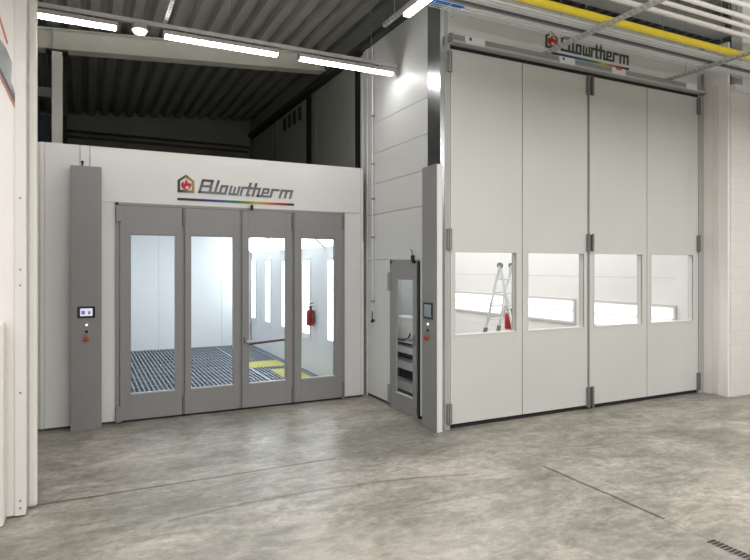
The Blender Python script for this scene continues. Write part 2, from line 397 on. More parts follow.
# ------------------------------------------------------------ lettering
def letters():
    R = [  # B
        (0, 0, .20, 1), (0, .83, .90, 1), (0, .44, .90, .59), (.70, .50, .90, .92), (.74, 0, .94, .50), (0, 0, 2.12, .15),
        (1.15, 0, 1.34, 1),                                                            # l
        (1.52, 0, 1.70, .68), (1.94, 0, 2.12, .68), (1.52, .52, 2.12, .68),            # o
        (2.27, 0, 2.43, .68), (2.58, 0, 2.73, .60), (2.89, 0, 3.05, .68), (2.27, 0, 3.05, .15),   # w
        (3.14, 0, 3.31, .68), (3.14, .52, 3.56, .68),                                  # r
        (3.64, 0, 3.83, 1), (3.52, .52, 4.15, .68), (3.64, 0, 3.98, .15),              # t
        (4.10, 0, 4.29, 1), (4.10, .52, 4.68, .68), (4.50, 0, 4.68, .68),              # h
        (4.83, 0, 5.00, .68), (4.83, .53, 5.40, .68), (5.24, .26, 5.40, .68), (4.83, .26, 5.40, .38), (4.50, 0, 5.50, .15),  # e
        (5.54, 0, 5.72, .68), (5.54, .52, 6.20, .68), (5.3, 0, 5.72, .15),             # r
        (6.31, 0, 6.49, .68), (6.74, 0, 6.92, .68), (7.17, 0, 7.35, .68), (6.31, .52, 7.35, .68)]  # m
    return R
def lettering(x0, z0, w, h, y, italic, th=0.006):
    mb = MB(); k = w/7.35
    for i, (a, b, c, d) in enumerate(letters()):
        e = 0.0002*(i % 5)
        P = [(a, b), (c, b), (c, d), (a, d)]
        mb.prism([(x0+px*k+italic*pz*h, z0+pz*h) for px, pz in P], y-th-e, y+0.001)
    return mb
def emblem(parent, x, z, w, h, y, dark, light):
    t_ = w*0.155
    out = [(0, 0), (w, 0), (w, h*0.66), (w/2, h), (0, h*0.66)]
    inn = [(t_, t_), (w-t_, t_), (w-t_, h*0.66-t_*0.3), (w/2, h-t_*1.2), (t_, h*0.66-t_*0.3)]
    bm = MB()
    for i in range(5):
        j = (i+1) % 5
        quad = [out[i], out[j], inn[j], inn[i]]
        bm.prism([(x+a, z+b) for a, b in quad], y-0.006, y+0.001)
    e = bm.build('emblem', ramp_x('emblem_print', x+w*0.2-parent_x(parent), x+w-parent_x(parent), [(0, dark), (1, light)]), parent)
    # red flame with three tongues
    fl = [(.30, .22), (.50, .13), (.70, .22), (.80, .40), (.82, .56), (.72, .46), (.68, .60), (.60, .50), (.55, .74), (.44, .60), (.40, .46), (.32, .60), (.22, .50), (.20, .36)]
    f = MB().prism([(x+a*w, z+b*h) for a, b in fl], y-0.008, y+0.001).build('flame', M['red_print'], e)
    MB().prism([(x+a*w, z+b*h) for a, b in [(.46, .22), (.60, .21), (.66, .30), (.58, .38), (.54, .31), (.48, .34)]], y-0.010, y).build('flame_heart', M['white'], e)
    return e
def parent_x(p):
    s = 0
    while p is not None: s += p.location.x; p = p.parent
    return s
RAIN = [(0, (.01, .008, .012)), (.10, (.03, .01, .03)), (.2, (.04, .02, .15)), (.32, (.015, .05, .30)), (.42, (.01, .15, .22)), (.5, (.02, .18, .06)), (.58, (.16, .22, .02)),
        (.66, (.55, .38, .03)), (.76, (.55, .16, .03)), (.88, (.42, .015, .015)), (.93, (.2, .008, .01)), (.96, (.012, .008, .01))]

# ------------------------------------------------------------ small spray booth
B1 = thing('spray_booth', 'low white spray booth with four grey glazed folding doors, at the left', 'paint booth', (1.8, D1, 0))
mb = MB()
Y0, Y1 = D1, D1+0.07; g = 0.0035
for x0, x1, z0, z1 in ((-0.452, -0.057-g, 0.03, 3.61), (-0.057+g, 0.058-g, 0.03, 3.61), (0.058+g, 0.36, 0.03, 2.895),
                       (0.058+g, 3.90, 2.90, 3.61), (3.62, 3.90, 0.03, 2.895), (3.905, 3.945, 0.03, 3.61)):
    mb.box(x0, Y0, z0, x1, Y1, z1)
mb.build('front_wall', M['white'], B1)
for xa_, xb_ in ((-0.452, 0.36), (3.62, 3.945)): MB().box(xa_, Y0+0.01, 0, xb_, Y1, 0.03).build('base_strip', M['dark_beam'], B1)
# interior: walls, slanted light coffers, ceiling
mb = MB()
for k in range(14):
    y = Y1+0.02+k*0.49
    mb.box(3.95, y+0.002, 0, 4.0, y+0.488, 2.42)
mb.build('inner_side_wall', M['white_in'], B1)
MB().box(0.05, Y1, 0, 0.1, 15.42, 2.9).build('inner_side_wall', M['white_in'], B1)
mb = MB()
for k in range(5): mb.box(0.1+k*0.77+0.002, 15.4, 0, 0.1+(k+1)*0.77-0.002, 15.45, 2.95)
mb.build('inner_rear_wall', M['white_in'], B1)
MB().box(0.05, Y1, 2.95, 3.4, 15.45, 3.0).build('inner_ceiling', M['white_in'], B1)
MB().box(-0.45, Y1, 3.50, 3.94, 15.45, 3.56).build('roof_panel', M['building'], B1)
# frame round the doors
MB().box(0.352, D1-0.015, 0, 0.40, D1+0.06, 2.90).box(3.585, D1-0.015, 0, 3.622, D1+0.06, 2.90).box(0.352, D1-0.015, 2.862, 3.622, D1+0.06, 2.90).build('door_frame', M['grey'], B1, bevel=0.003)
MB().box(0.38, D1, 0.0, 3.6, D1+0.05, 0.025).build('threshold', M['black'], B1)
for xa_, xb_ in ((0.40, 0.41), (1.196, 1.232), (1.98, 2.019), (2.757, 2.80), (3.58, 3.59)): MB().box(xa_, D1+0.012, 0.03, xb_, D1+0.06, 2.86).build('rubber_seal', M['galv_dk'], B1)
leaves = [(.412, 1.194, .545, 1.10), (1.234, 1.978, 1.314, 1.892), (2.021, 2.755, 2.118, 2.666), (2.802, 3.581, 2.912, 3.447)]
for i, (x0, x1, w0, w1) in enumerate(leaves):
    ya, yb = D1-0.02, D1+0.04; zt = 2.857; zb0, w_b, w_t = 0.03, 0.375, 2.477
    L_ = MB()
    s0 = w0-0.012; s1 = w1+0.012
    L_.box(x0, ya, zb0, s0-0.003, yb, zt).box(s1+0.003, ya, zb0, x1, yb, zt)          # stiles
    L_.box(s0, ya, zb0, s1, yb, w_b).box(s0, ya, w_t, s1, yb, zt)                     # rails
    L_.box(s0-0.004, ya+0.004, zb0, s0+0.001, yb, zt).box(s1-0.001, ya+0.004, zb0, s1+0.004, yb, zt)
    L_.box(s0, ya, w_b, w0, yb, w_t).box(w1, ya, w_b, s1, yb, w_t)
    lf = L_.build('door_leaf', M['grey'], B1)
    MB().box(w0, D1+0.012, w_b, w1, D1+0.018, w_t).build('glass_pane', M['glass'], lf)
    MB().box(w0-0.002, ya-0.006, w_b-0.014, w1+0.002, ya+0.03, w_b+0.004).build('window_sill', M['grey_lt'], lf)
    MB().box(w0-0.002, ya-0.002, w_t-0.004, w1+0.002, ya+0.012, w_t+0.012).build('window_head', M['hinge'], lf)
    if i == 0:
        for z in (2.645, 0.02): MB().box(0.362, ya-0.03, z, 0.432, ya+0.005, z+0.20).build('hinge', M['grey'], lf, bevel=0.006)
    if i == 3:
        for z in (2.62, 0.04): MB().cyl((3.588, ya-0.012, z), (3.588, ya-0.012, z+0.22), 0.016, n=10).build('hinge', M['hinge'], lf)
        for z in (2.60, 0.04): MB().cyl((2.779, ya-0.008, z), (2.779, ya-0.008, z+0.22), 0.016, n=10).build('hinge', M['hinge'], lf)
    if i == 1:
        for z in (2.60, 0.04): MB().cyl((1.214, ya-0.008, z), (1.214, ya-0.008, z+0.24), 0.016, n=10).build('hinge', M['hinge'], lf)
    if i == 2:
        h = MB().box(2.045, ya-0.05, 0.965, 2.10, ya, 1.045).build('latch', M['galv_dk'], lf, bevel=0.006)
        MB().bar((2.07, ya-0.055, 0.985), (2.155, ya-0.06, 0.985), 0.02, 0.024).build('latch', M['galv'], lf)
        MB().cyl((2.10, D1+0.07, 0.925), (2.70, D1+0.07, 0.965), 0.018, n=10).box(2.10, D1+0.035, 0.9, 2.116, D1+0.08, 0.95).box(2.68, D1+0.035, 0.94, 2.70, D1+0.08, 0.98).build('push_bar', M['red_bar'], lf)['label'] = 'dark red push bar behind the glass'
# logo on the fascia
y = D1-0.001
ox = B1.location.x
lt = lettering(1.405, 3.080, 1.345, 0.197, y, 0.30)
for v in lt.bm.verts: v.co.z -= (v.co.x-1.4)*0.012     # the transfer dips a little to the right
lt.build('lettering', ramp_x('grey_letter_print', 3.05, 3.30, [(0, (.17, .19, .21)), (.55, (.13, .145, .16)), (1, (.02, .02, .022))], axis='Z'), B1)
emblem(B1, 1.135, 3.075, 0.225, 0.25, y, (.03, .03, .035), (.42, .27, .12))
MB().box(1.132, y-0.006, 2.966, 2.80, y+0.001, 2.998).build('colour_stripe', ramp_x('colour_stripe_print', 1.132-ox, 2.80-ox, RAIN), B1)
MB().cyl((2.15, y-0.06, 2.865), (2.15, y-0.06, 2.925), 0.022, n=12).cyl((2.15, y-0.02, 2.935), (2.15, y-0.06, 2.935), 0.014, n=8).build('door_sensor', M['black_gl'], B1)['label'] = 'small black sensor above the third door'

# floor of the small booth: pit and gratings
struct('floor_pit', box(0.0, 8.42, -0.6, 4.0, 16.2, -0.35), M['pit'])
struct('trim_11', MB().box(0.0, 8.42, -0.35, 0.1, 15.45, 0).box(3.93, 8.42, -0.35, 4.0, 15.45, 0).box(0.1, 8.42, -0.35, 3.93, 8.47, 0).box(0.1, 15.4, -0.35, 3.93, 15.45, 0).box(0,15.45,-.35,4.0,16.2,0), M['pit'])
def grating(x0, x1, y0, y1, m, pitch, name, label):
    mb = MB(); x = x0+pitch*0.5
    while x < x1: mb.box(x-0.011, y0, -0.035, x+0.011, y1, -0.002); x += pitch
    y = y0
    while y <= y1+0.001: mb.box(x0, y-0.012, -0.04, x1, y+0.012, -0.006); y += (y1-y0)/max(1, round((y1-y0)/0.45))
    mb.box(x0, y0, -0.05, x0+0.015, y1, 0).box(x1-0.015, y0, -0.05, x1, y1, 0)
    o = mb.build(name, m); return tag(o, label, 'floor grating')
grating(0.1, 3.0, 8.47, 15.4, M['grate'], 0.075, 'floor_grating', 'blue-grey bar grating covering most of the small booth floor')
grating(3.0, 3.80, 11.45, 11.8, M['grate'], 0.075, 'floor_grating', 'small grey grating strip between the two yellow floor plates')
grating(3.0, 3.80, 12.55, 15.4, M['grate'], 0.075, 'floor_grating', 'grey grating beyond the far yellow plate, against the right booth wall')
grating(3.0, 3.32, 8.47, 11.45, M['grate'], 0.075, 'floor_grating', 'narrow grey grating left of the near yellow plate')
for (x0, a, b, lab) in ((3.32, 8.47, 11.45, 'yellow floor plate just inside the rightmost folding door'), (3.0, 11.8, 12.55, 'yellow floor plate deeper in the small booth, seen below the red bar')):
    mb = MB().box(x0, a, -0.05, 3.80, b, -0.006)
    x = x0+0.03
    while x < 3.78: mb.box(x, a+0.02, -0.008, x+0.02, b-0.02, 0.0); x += 0.06
    tag(mb.build('floor_plate', M['yellow_g']), lab, 'floor plate', 'yellow floor plates')
struct('trim_12', MB().box(3.80, 8.47, -0.05, 3.93, 15.4, -0.004), M['pit'])

# vertical wall lights in the small booth
names = ['farthest from the doors', 'second from the rear wall', 'third from the rear wall', 'just behind the fire extinguisher', 'nearest the doors']
for i, yc in enumerate((15.05, 13.72, 12.39, 11.0, 9.66)):
    if i == 0:
        t0 = thing('wall_light', 'upright light panel on the right wall of the small booth, '+names[i], 'wall light', (3.945, yc, 0.62), 'upright light panels in the small booth')
        MB().box(3.925, yc-0.23, 0.62, 3.95, yc-0.19, 2.24).box(3.925, yc+0.19, 0.62, 3.95, yc+0.23, 2.24).box(3.925, yc-0.19, 0.62, 3.95, yc+0.19, 0.74).box(3.925, yc-0.19, 2.17, 3.95, yc+0.19, 2.24).build('frame', M['white_in'], t0)
        MB().box(3.93, yc-0.19, 0.74, 3.945, yc+0.19, 2.17).build('diffuser', M['lamp_booth'], t0)
    else:
        copy_thing(t0, (0, yc-15.05, 0), 'upright light panel on the right wall of the small booth, '+names[i])
# slanted coffer lights
wide = 1.2
for i in range(5):
    y0 = 8.75+i*1.32
    def slant(a, b, ya, yb, th, mb):
        # strip on the slope from (3.95,2.42) to (3.35,2.98); a,b = fractions
        p = lambda f, o: (3.95-0.6*f-0.68*o, 2.42+0.56*f-0.73*o)
        return mb.prism([p(a, 0), p(b, 0), p(b, th), p(a, th)], ya, yb)
    if i == 0:
        t1 = thing('coffer_light', '', 'ceiling light', (3.65, y0+0.6, 2.42), 'slanted ceiling lights in the small booth')
        slant(0, 1, y0-0.11, y0, 0.03, MB()).build('frame', M['white_in'], t1)
        slant(0.02, 0.98, y0, y0+1.2, 0.01, MB()).build('diffuser', M['lamp_booth'], t1)
        t1['label'] = 'slanted ceiling light over the right wall of the small booth, nearest the doors'
    else:
        copy_thing(t1, (0, i*1.32, 0), 'slanted ceiling light over the right wall of the small booth, '+['', 'second from the doors', 'third from the doors', 'second from the rear wall', 'nearest the rear wall'][i])
struct('trim_13', MB().prism([(3.95, 2.42), (4.0, 2.42), (3.42, 3.0), (3.35, 2.98)], D1+0.07, 15.4), M['white_in'])

# ------------------------------------------------------------ extinguishers
def extinguisher(x, y, z, s, label, wall=1):
    """hangs on the wall plane at +X side"""
    t = thing('fire_extinguisher', label, 'fire extinguisher', (x, y, z))
    r = 0.075*s; h = 0.33*s
    MB().lathe((x, y, z), [(r*0.9, 0), (r, 0.015), (r, h*0.82), (r*0.86, h*0.92), (r*0.5, h*0.98), (r*0.25, h)], 20).build('cylinder', M['red'], t, smooth=True)
    MB().cyl((x, y, z+h-0.01), (x, y, z+h+0.05*s), 0.022*s, n=12).box(x-0.03*s, y-0.03*s, z+h+0.03*s, x+0.03*s, y+0.03*s, z+h+0.06*s).build('valve', M['black_gl'], t)
    MB().bar((x-0.03*s, y+0.05*s, z+h+0.09*s), (x+0.02*s, y-0.11*s, z+h+0.13*s), 0.025*s, 0.015*s).bar((x, y+0.03*s, z+h+0.06*s), (x, y-0.11*s, z+h+0.055*s), 0.025*s, 0.015*s).build('handle', M['black_gl'], t)
    MB().tube([(x, y-0.04*s, z+h+0.04*s), (x-0.02, y-0.12*s, z+h+0.03*s), (x-0.02, y-0.13*s, z+h*0.7), (x-0.02, y-0.10*s, z+h*0.25)], 0.012*s).build('hose', M['black'], t)
    MB().box(x+r-0.01, y-0.02, z+0.05, 3.952 if x < 5 else 9.0, y+0.02, z+h*0.9).box(x-0.01, y-r-0.006, z+h*0.55, x+r, y+r+0.006, z+h*0.62).build('bracket', M['hinge'], t)
    return t
extinguisher(3.86, 10.58, 0.93, 0.95, 'red fire extinguisher with black hose on the right wall inside the small booth')

# ------------------------------------------------------------ control cabinets
def cabinet(name, label, x0, x1, y0, y1, zt, face, scr, lit, lamps):
    t = thing('control_cabinet', label, 'control cabinet', ((x0+x1)/2, (y0+y1)/2, 0))
    MB().box(x0, y0, 0, x1, y1, zt).build('body', M['grey_cab'], t, bevel=0.004)
    return t
c1 = cabinet('c', 'tall narrow grey control cabinet with lit touch screen, left of the small booth doors', -0.162, 0.19, 8.20, D1, 3.32, None, None, True, None)
yf = 8.20
MB().box(-0.085, yf-0.012, 1.43-0.02, 0.115, yf+0.001, 1.555).build('touch_screen', M['black_gl'], c1, bevel=0.006)
scr = c1.children[-1]
MB().box(-0.055, yf-0.0135, 1.435, 0.085, yf-0.01, 1.53).build('display', M['screen'], scr)
MB().box(-0.040, yf-0.0145, 1.455, -0.002, yf-0.012, 1.50).build('display_icon', M['screen_ic'], scr)
MB().box(0.035, yf-0.0145, 1.455, 0.060, yf-0.012, 1.495).build('display_icon', M['screen_ic'], scr)
def knob(t, p, d, r, l, m, name, n=16):
    p = Vector(p); d = Vector(d)
    return MB().cyl(p, p+d*l, r, n=n).build(name, m, t)
def estop(t, p, d):
    p = Vector(p); d = Vector(d)
    b = MB().cyl(p, p+d*0.02, 0.022, n=14).build('emergency_stop', M['estop'], t)
    MB().cyl(p+d*0.02, p+d*0.045, 0.032, 0.028, n=16).build('stop_knob', M['estop'], b)
    b['label'] = 'orange-red emergency stop button'
knob(c1, (0.018, yf, 1.322), (0, -1, 0), 0.015, 0.012, M['indicator'], 'indicator_lamp')['label'] = 'white lit indicator lamp'
knob(c1, (0.018, yf, 1.238), (0, -1, 0), 0.018, 0.014, M['black'], 'rotary_switch')['label'] = 'black rotary switch'
estop(c1, (0.015, yf, 1.15), (0, -1, 0))
MB().cyl((-0.03, 8.29, 3.32), (-0.03, 8.29, 3.37), 0.012, n=10).ball((-0.03, 8.29, 3.38), 0.02).build('cable_gland', M['black'], c1)

c2 = cabinet('c', 'tall narrow grey control cabinet at the corner, left of the big white doors', 3.90, 3.975, 6.15, 6.50, 3.33, None, None, False, None)
MB().box(3.905, 6.142, 0, 3.978, 6.1505, 3.325).build('side_cover', M['white'], c2)['label'] = 'narrow white cover strip'
xf = 3.90
MB().box(xf-0.012, 6.235, 1.39, xf+0.001, 6.455, 1.60).build('touch_screen', M['black_gl'], c2, bevel=0.006)
scr = c2.children[-1]
MB().box(xf-0.0135, 6.262, 1.42, xf-0.01, 6.428, 1.575).build('display', M['screen_d'], scr)
knob(c2, (xf, 6.35, 1.325), (-1, 0, 0), 0.015, 0.012, M['indicator'], 'indicator_lamp')
knob(c2, (xf, 6.35, 1.247), (-1, 0, 0), 0.018, 0.014, M['black'], 'rotary_switch')
estop(c2, (xf, 6.365, 1.155), (-1, 0, 0))

# ------------------------------------------------------------ big spray booth
B2 = thing('truck_spray_booth', 'tall white spray booth with four high folding doors with square windows, at the right', 'paint booth', (6.5, D2, 0))
# front wall above the doors and jambs
MB().box(4.09, D2+0.0, 4.86, 9.0, D2+0.08, 5.62).build('front_wall', M['big_door'], B2)
MB().box(4.095, D2-0.01, 0, 4.125, D2+0.08, 4.86).build('door_jamb', M['grey_lt'], B2)
MB().box(8.95, D2-0.01, 0, 9.075, D2+0.08, 4.86).build('door_jamb', M['grey_lt'], B2)
MB().box(3.985, D2-0.0, 0, 4.09, 6.50, 5.62).build('corner_post', M['steel'], B2)['label'] = 'mirror-like brushed steel corner post'
MB().box(4.052, D2-0.006, 0, 4.094, D2+0.0, 5.62).build('post_trim', M['grey_lt'], B2)
# interior
mb = MB()
for k in range(8): mb.box(9.0, D2+0.42, k*0.62+0.002, 9.05, 15.0, (k+1)*0.62-0.002)
mb.build('inner_side_wall', M['white_big'], B2)
MB().box(8.995, D2+0.08, 0, 9.019, D2+0.42, 5.0).build('inner_side_wall', M['white_big'], B2)
MB().box(4.165, D2+0.5, 0, 4.2, 6.80, 5.0).box(4.165, 8.0, 0, 4.2, 15, 5.0).box(4.165, 6.80, 2.16, 4.2, 8.0, 5.0).build('inner_side_wall', M['white_big'], B2)
MB().box(4.2, 15.0, 0, 9.05, 15.05, 5.0).build('inner_rear_wall', M['white_big'], B2)
MB().box(4.16, D2+0.08, 5.0, 9.05, 15.05, 5.05).build('inner_ceiling', M['white_big'], B2)
MB().box(4.15, D2+0.02, 0.0, 8.94, D2+0.06, 0.05).build('bottom_seal', M['black'], B2)
MB().box(4.10, D2+0.01, 4.80, 8.97, D2+0.07, 4.862).build('top_seal', M['black'], B2)
for xs_ in (5.275, 7.717): MB().box(xs_, D2+0.03, 0.05, xs_+0.035, D2+0.05, 4.8).build('rubber_seal', M['black'], B2)
bl = [(4.137, 5.285, 4.207, 5.185), (5.300, 6.488, 5.394, 6.415), (6.535, 7.727, 6.624, 7.62), (7.742, 8.938, 7.83, 8.81)]
for i, (x0, x1, w0, w1) in enumerate(bl):
    ya, yb = D2-0.005, D2+0.085; a, b = 1.19, 2.24
    zt = 4.805
    lf = MB().box(x0, ya, 0.06, w0, yb, zt).box(w1, ya, 0.06, x1, yb, zt).box(w0, ya, 0.06, w1, yb, a).box(w0, ya, b, w1, yb, zt).build('door_leaf', M['big_door'], B2)
    MB().box(w0, yb-0.022, a, w1, yb-0.016, b).build('glass_pane', M['glass'], lf)
    e = 0.02
    MB().box(w0-e, ya-0.005, a-e, w1+e, ya+0.01, a).box(w0-e, ya-0.005, b, w1+e, ya+0.01, b+e).box(w0-e, ya-0.005, a, w0, ya+0.01, b).box(w1, ya-0.005, a, w1+e, ya+0.01, b).build('window_frame', M['big_door'], lf)
    def hg(x, w, z0, z1, m='hinge'):
        MB().box(x-w/2, ya-0.035, z0, x+w/2, ya+0.002, z1).cyl((x, ya-0.04, z0-0.01), (x, ya-0.04, z1+0.01), 0.016, n=10).build('hinge', M[m], lf, bevel=0.004)
    if i == 0:
        for z0, z1 in ((4.51, 4.76), (2.27, 2.53), (0.08, 0.33)): hg(4.105, 0.07, z0, z1, 'galv_dk')
    if i == 1:
        for z0, z1 in ((4.53, 4.79), (2.28, 2.52), (0.04, 0.32)): hg(6.480, 0.035, z0, z1)
        MB().box(6.49, ya+0.02, 0.06, 6.515, yb, zt).build('edge_seal', M['black'], lf)
    if i == 2:
        for z0, z1 in ((4.53, 4.79), (2.28, 2.52), (0.04, 0.32)): hg(6.560, 0.03, z0, z1)
        MB().box(6.515, ya+0.02, 0.06, 6.54, yb, zt).build('edge_seal', M['galv_dk'], lf)
    if i == 3:
        for z0, z1 in ((4.53, 4.79), (2.30, 2.56), (0.07, 0.33)): hg(8.93, 0.06, z0, z1)
# top guide rail
rail = MB().box(4.10, D2-0.10, 4.885, 8.97, D2+0.0, 4.955).build('guide_rail', M['galv_dk'], B2)
MB().box(4.10, D2-0.115, 4.855, 8.97, D2-0.0, 4.885).build('rail_lip', M['grey_lt'], rail)
MB().cyl((4.10, D2-0.07, 4.87), (4.10, D2-0.07, 4.97), 0.03, n=10).build('rail_end', M['hinge'], rail)
MB().cyl((8.955, D2-0.07, 4.86), (8.955, D2-0.07, 5.16), 0.025, n=10).box(8.93, D2-0.1, 4.84, 9.0, D2-0.03, 4.90).build('rail_end', M['hinge'], rail)
for k, (x0, x1) in enumerate(((4.29, 4.585), (5.85, 6.13), (6.86, 7.13), (8.50, 8.75))):
    pl = MB().box(x0, D2-0.122, 4.865, x1, D2-0.098, 4.955).build('label_plate', M['label'], rail)
    pl['label'] = 'small white label plate'
    if k in (0, 1):
        MB().box(x0+0.05, D2-0.1235, 4.905, x0+0.09, D2-0.121, 4.945).build('label_marks', M['blue_print' if k else 'cable'], pl)
    if k == 2:
        MB().box(x0+0.07, D2-0.1235, 4.93, x0+0.19, D2-0.121, 4.952).build('label_marks', M['red_print'], pl)
# logo
y = D2-0.001; ox = B2.location.x
lt = lettering(5.98, 5.085, 1.35, 0.215, y, 0.05)
lt.build('lettering', mat('dark_letter_print', (0.045, 0.062, 0.055), 0.5), B2)
emblem(B2, 5.70, 5.085, 0.225, 0.255, y, (.03, .045, .03), (.28, .14, .06))
MB().box(5.74, y-0.006, 5.012, 7.34, y+0.001, 5.045).build('colour_stripe', ramp_x('colour_stripe_print_big', 5.74-ox, 7.34-ox, RAIN), B2)
# bolt heads at the left of the fascia
for x, z in ((4.17, 5.44), (4.17, 5.38), (4.17, 5.30), (4.17, 5.22), (4.50, 5.27), (4.44, 5.26)):
    MB().cyl((x, y-0.006, z), (x, y, z), 0.008, n=8).build('bolt_head', M['hinge'], B2)

# lights along the inner right wall of the big booth
def wall_lum(y0, y1, label):
    t = thing('booth_wall_light', label, 'wall light', (8.98, (y0+y1)/2, 0.88), 'horizontal twin tube lights in the big booth')
    MB().box(8.965, y0, 0.88, 9.0, y1, 0.92).box(8.965, y0, 1.36, 9.0, y1, 1.40).box(8.965, y0, 0.92, 9.0, y0+0.05, 1.36).box(8.965, y1-0.05, 0.92, 9.0, y1, 1.36).box(8.985, y0+0.05, 0.92, 9.0, y1-0.05, 1.36).build('housing', M['lamp_body'], t)
    MB().box(8.95, y0+0.06, 1.175, 8.984, y1-0.06, 1.335).build('tube', M['lamp_big'], t)
    MB().box(8.95, y0+0.06, 0.945, 8.984, y1-0.06, 1.105).build('tube', M['lamp_big'], t)
wall_lum(6.62, 8.62, 'twin tube wall light seen through the two right windows of the big doors')
wall_lum(8.90, 10.70, 'twin tube wall light seen through the second window of the big doors')
wall_lum(11.15, 13.9, 'twin tube wall light seen behind the ladder in the first window of the big doors')
extinguisher(8.90, 10.90, 0.60, 1.2, 'red fire extinguisher seen beside the ladder through the first big door window')

# ladder
t = thing('folding_ladder', 'aluminium A-frame ladder standing inside the big booth behind the first window', 'ladder', (7.13, 9.0, 0))
fwd = Vector((math.sin(A), math.cos(A), 0)); rgt = Vector((math.cos(A), -math.sin(A), 0))
top = Vector((7.25, 8.96, 2.08))
wv = (rgt*0.30+fwd*0.36); sv = (rgt*0.86-fwd*0.5).normalized()
def section(sgn, name):
    mb = MB()
    for k in (0, 1):
        p = top+wv*(k-0.5) if k else top-wv*0.5
        foot = Vector((p.x, p.y, 0)) + sv*sgn*0.46 + wv*(0.12*(k-0.5)*2)
        knee = p + (foot-p)*0.62
        mb.bar(p, knee, 0.028, 0.06, up=tuple(wv)).bar(p+(foot-p)*0.60, foot, 0.036, 0.07, up=tuple(wv))
    for r in range(1, 8):
        f = r*0.125
        a = top-wv*0.5; b = top+wv*0.5
        fa = Vector((a.x, a.y, 0))+sv*sgn*0.46-wv*0.12; fb = Vector((b.x, b.y, 0))+sv*sgn*0.46+wv*0.12
        mb.cyl(a+(fa-a)*f, b+(fb-b)*f, 0.016, n=8)
    o = mb.build(name, M['alu'], t)
    mk = MB()
    for k in (0, 1):
        p = top-wv*0.5 if k == 0 else top+wv*0.5
        foot = Vector((p.x, p.y, 0)) + sv*sgn*0.46 + wv*(0.12*(k-0.5)*2)
        mk.bar(p+(foot-p)*0.57, p+(foot-p)*0.63, 0.045, 0.085, up=tuple(wv))
        mk.bar(p+(foot-p)*0.975, foot, 0.05, 0.085, up=tuple(wv))
    mk.build('locking_sleeve', M['hinge'], o)
section(-1, 'ladder_section'); section(1, 'ladder_section')
for k in (-0.5, 0.5):
    p = top+wv*k; MB().cyl(p-wv.normalized()*0.025, p+wv.normalized()*0.025, 0.055, n=16).build('hinge', M['hinge'], t)

# ------------------------------------------------------------ personnel door in the side wall
t = thing('personnel_door', 'narrow grey glazed door in the side wall, left of the corner control cabinet', 'door', (XS, 7.24, 0))
xa, xb = XS-0.03, XS-0.005
MB().box(XS-0.012, 7.60, 0.0, XS+0.06, 7.67, 2.15).box(XS-0.012, 6.82, 2.10, XS+0.06, 7.67, 2.15).build('door_frame', M['grey'], t)
MB().box(XS-0.02, 6.815, 0.0, XS+0.06, 6.855, 2.13).build('edge_seal', M['black'], t)
lf = MB().box(xa, 7.44, 0.02, xb, 7.60, 2.10).box(xa, 6.86, 0.02, xb, 6.965, 2.10).box(xa, 6.965, 0.02, xb, 7.44, 0.25).box(xa, 6.965, 1.87, xb, 7.44, 2.10).build('door_leaf', M['grey'], t)
MB().box(XS-0.018, 6.965, 0.25, XS-0.012, 7.44, 1.87).build('glass_pane', M['glass'], lf)
MB().box(xa-0.01, 6.965, 0.235, XS-0.012, 7.44, 0.252).build('window_sill', M['grey_lt'], lf)
MB().box(xa-0.03, 6.89, 0.98, xa, 6.92, 1.12).bar((xa-0.045, 6.905, 1.06), (xa-0.045, 7.02, 1.06), 0.018, 0.02).build('door_handle', M['galv_dk'], lf)
for z in (0.05, 1.70): MB().box(XS-0.05, 7.60, z, XS-0.012, 7.68, z+0.27).build('hinge', M['grey'], t, bevel=0.005)
MB().cyl((XS-0.05, 6.93, 2.13), (XS-0.05, 6.93, 2.21), 0.028, n=12).tube([(XS-0.05, 6.93, 2.21), (XS-0.05, 6.96, 2.28), (XS-0.02, 7.05, 2.30)], 0.006).box(XS-0.06, 6.915, 2.10, XS, 6.945, 2.135).build('door_sensor', M['black_gl'], t)['label'] = 'small black sensor on top of the door'

# added partition that greys the bright view through the glass; trolley and sack
struct('wall_added_partition', MB().box(4.98, 7.6, 0, 5.02, 9.4, 2.45).box(4.2, 9.4, 0, 5.02, 9.44, 2.45), mat('partition_grey', (0.66, 0.70, 0.70), 0.5))
t = thing('tool_trolley', 'white trolley with dark open shelves behind the glass of the narrow grey door', 'trolley', (4.80, 8.35, 0))
mbf = MB()
mbf.bm.free()
for z0, z1 in ((0.04, 0.17), (0.385, 0.51), (0.66, 0.75), (0.82, 0.84)): MB().box(4.66, 7.75, z0, 4.93, 8.85, z1).build('shelf', M['white_in'], t)
MB().box(4.64, 7.75, 0.655, 4.662, 8.85, 0.755).build('drawer_front', M['label'], t)
MB().box(4.86, 7.74, 0.04, 4.95, 8.87, 0.84).build('back_panel', M['black'], t)
MB().box(4.66, 7.72, 0.02, 4.93, 7.75, 0.84).box(4.66, 8.85, 0.02, 4.93, 8.88, 0.84).build('side_panel', M['galv_dk'], t)
for yy in (7.82, 8.78):
    for xx in (4.70, 4.90): MB().cyl((xx-0.012, yy, 0.02), (xx+0.012, yy, 0.02), 0.02, n=10).build('caster', M['black'], t)
t = thing('refuse_sack', 'white sack in a dark hoop on top of the trolley behind the narrow door glass', 'sack', (4.79, 8.42, 0.84))
MB().lathe((4.79, 8.42, 0.84), [(0.06, 0.0), (0.12, 0.05), (0.135, 0.15), (0.135, 0.28), (0.12, 0.36), (0.125, 0.385), (0.10, 0.40), (0.04, 0.405)], 28).build('bag', M['sack'], t, smooth=True)
for q in t.children:
    for v in q.data.vertices: v.co.y *= 2.3
MB().tube([(4.65, 8.12+0.30*(1-math.cos(a_)), 0.986-0.13*math.sin(a_)) for a_ in [PI*k/12 for k in range(13)]], 0.014).build('hoop', M['black'], t)

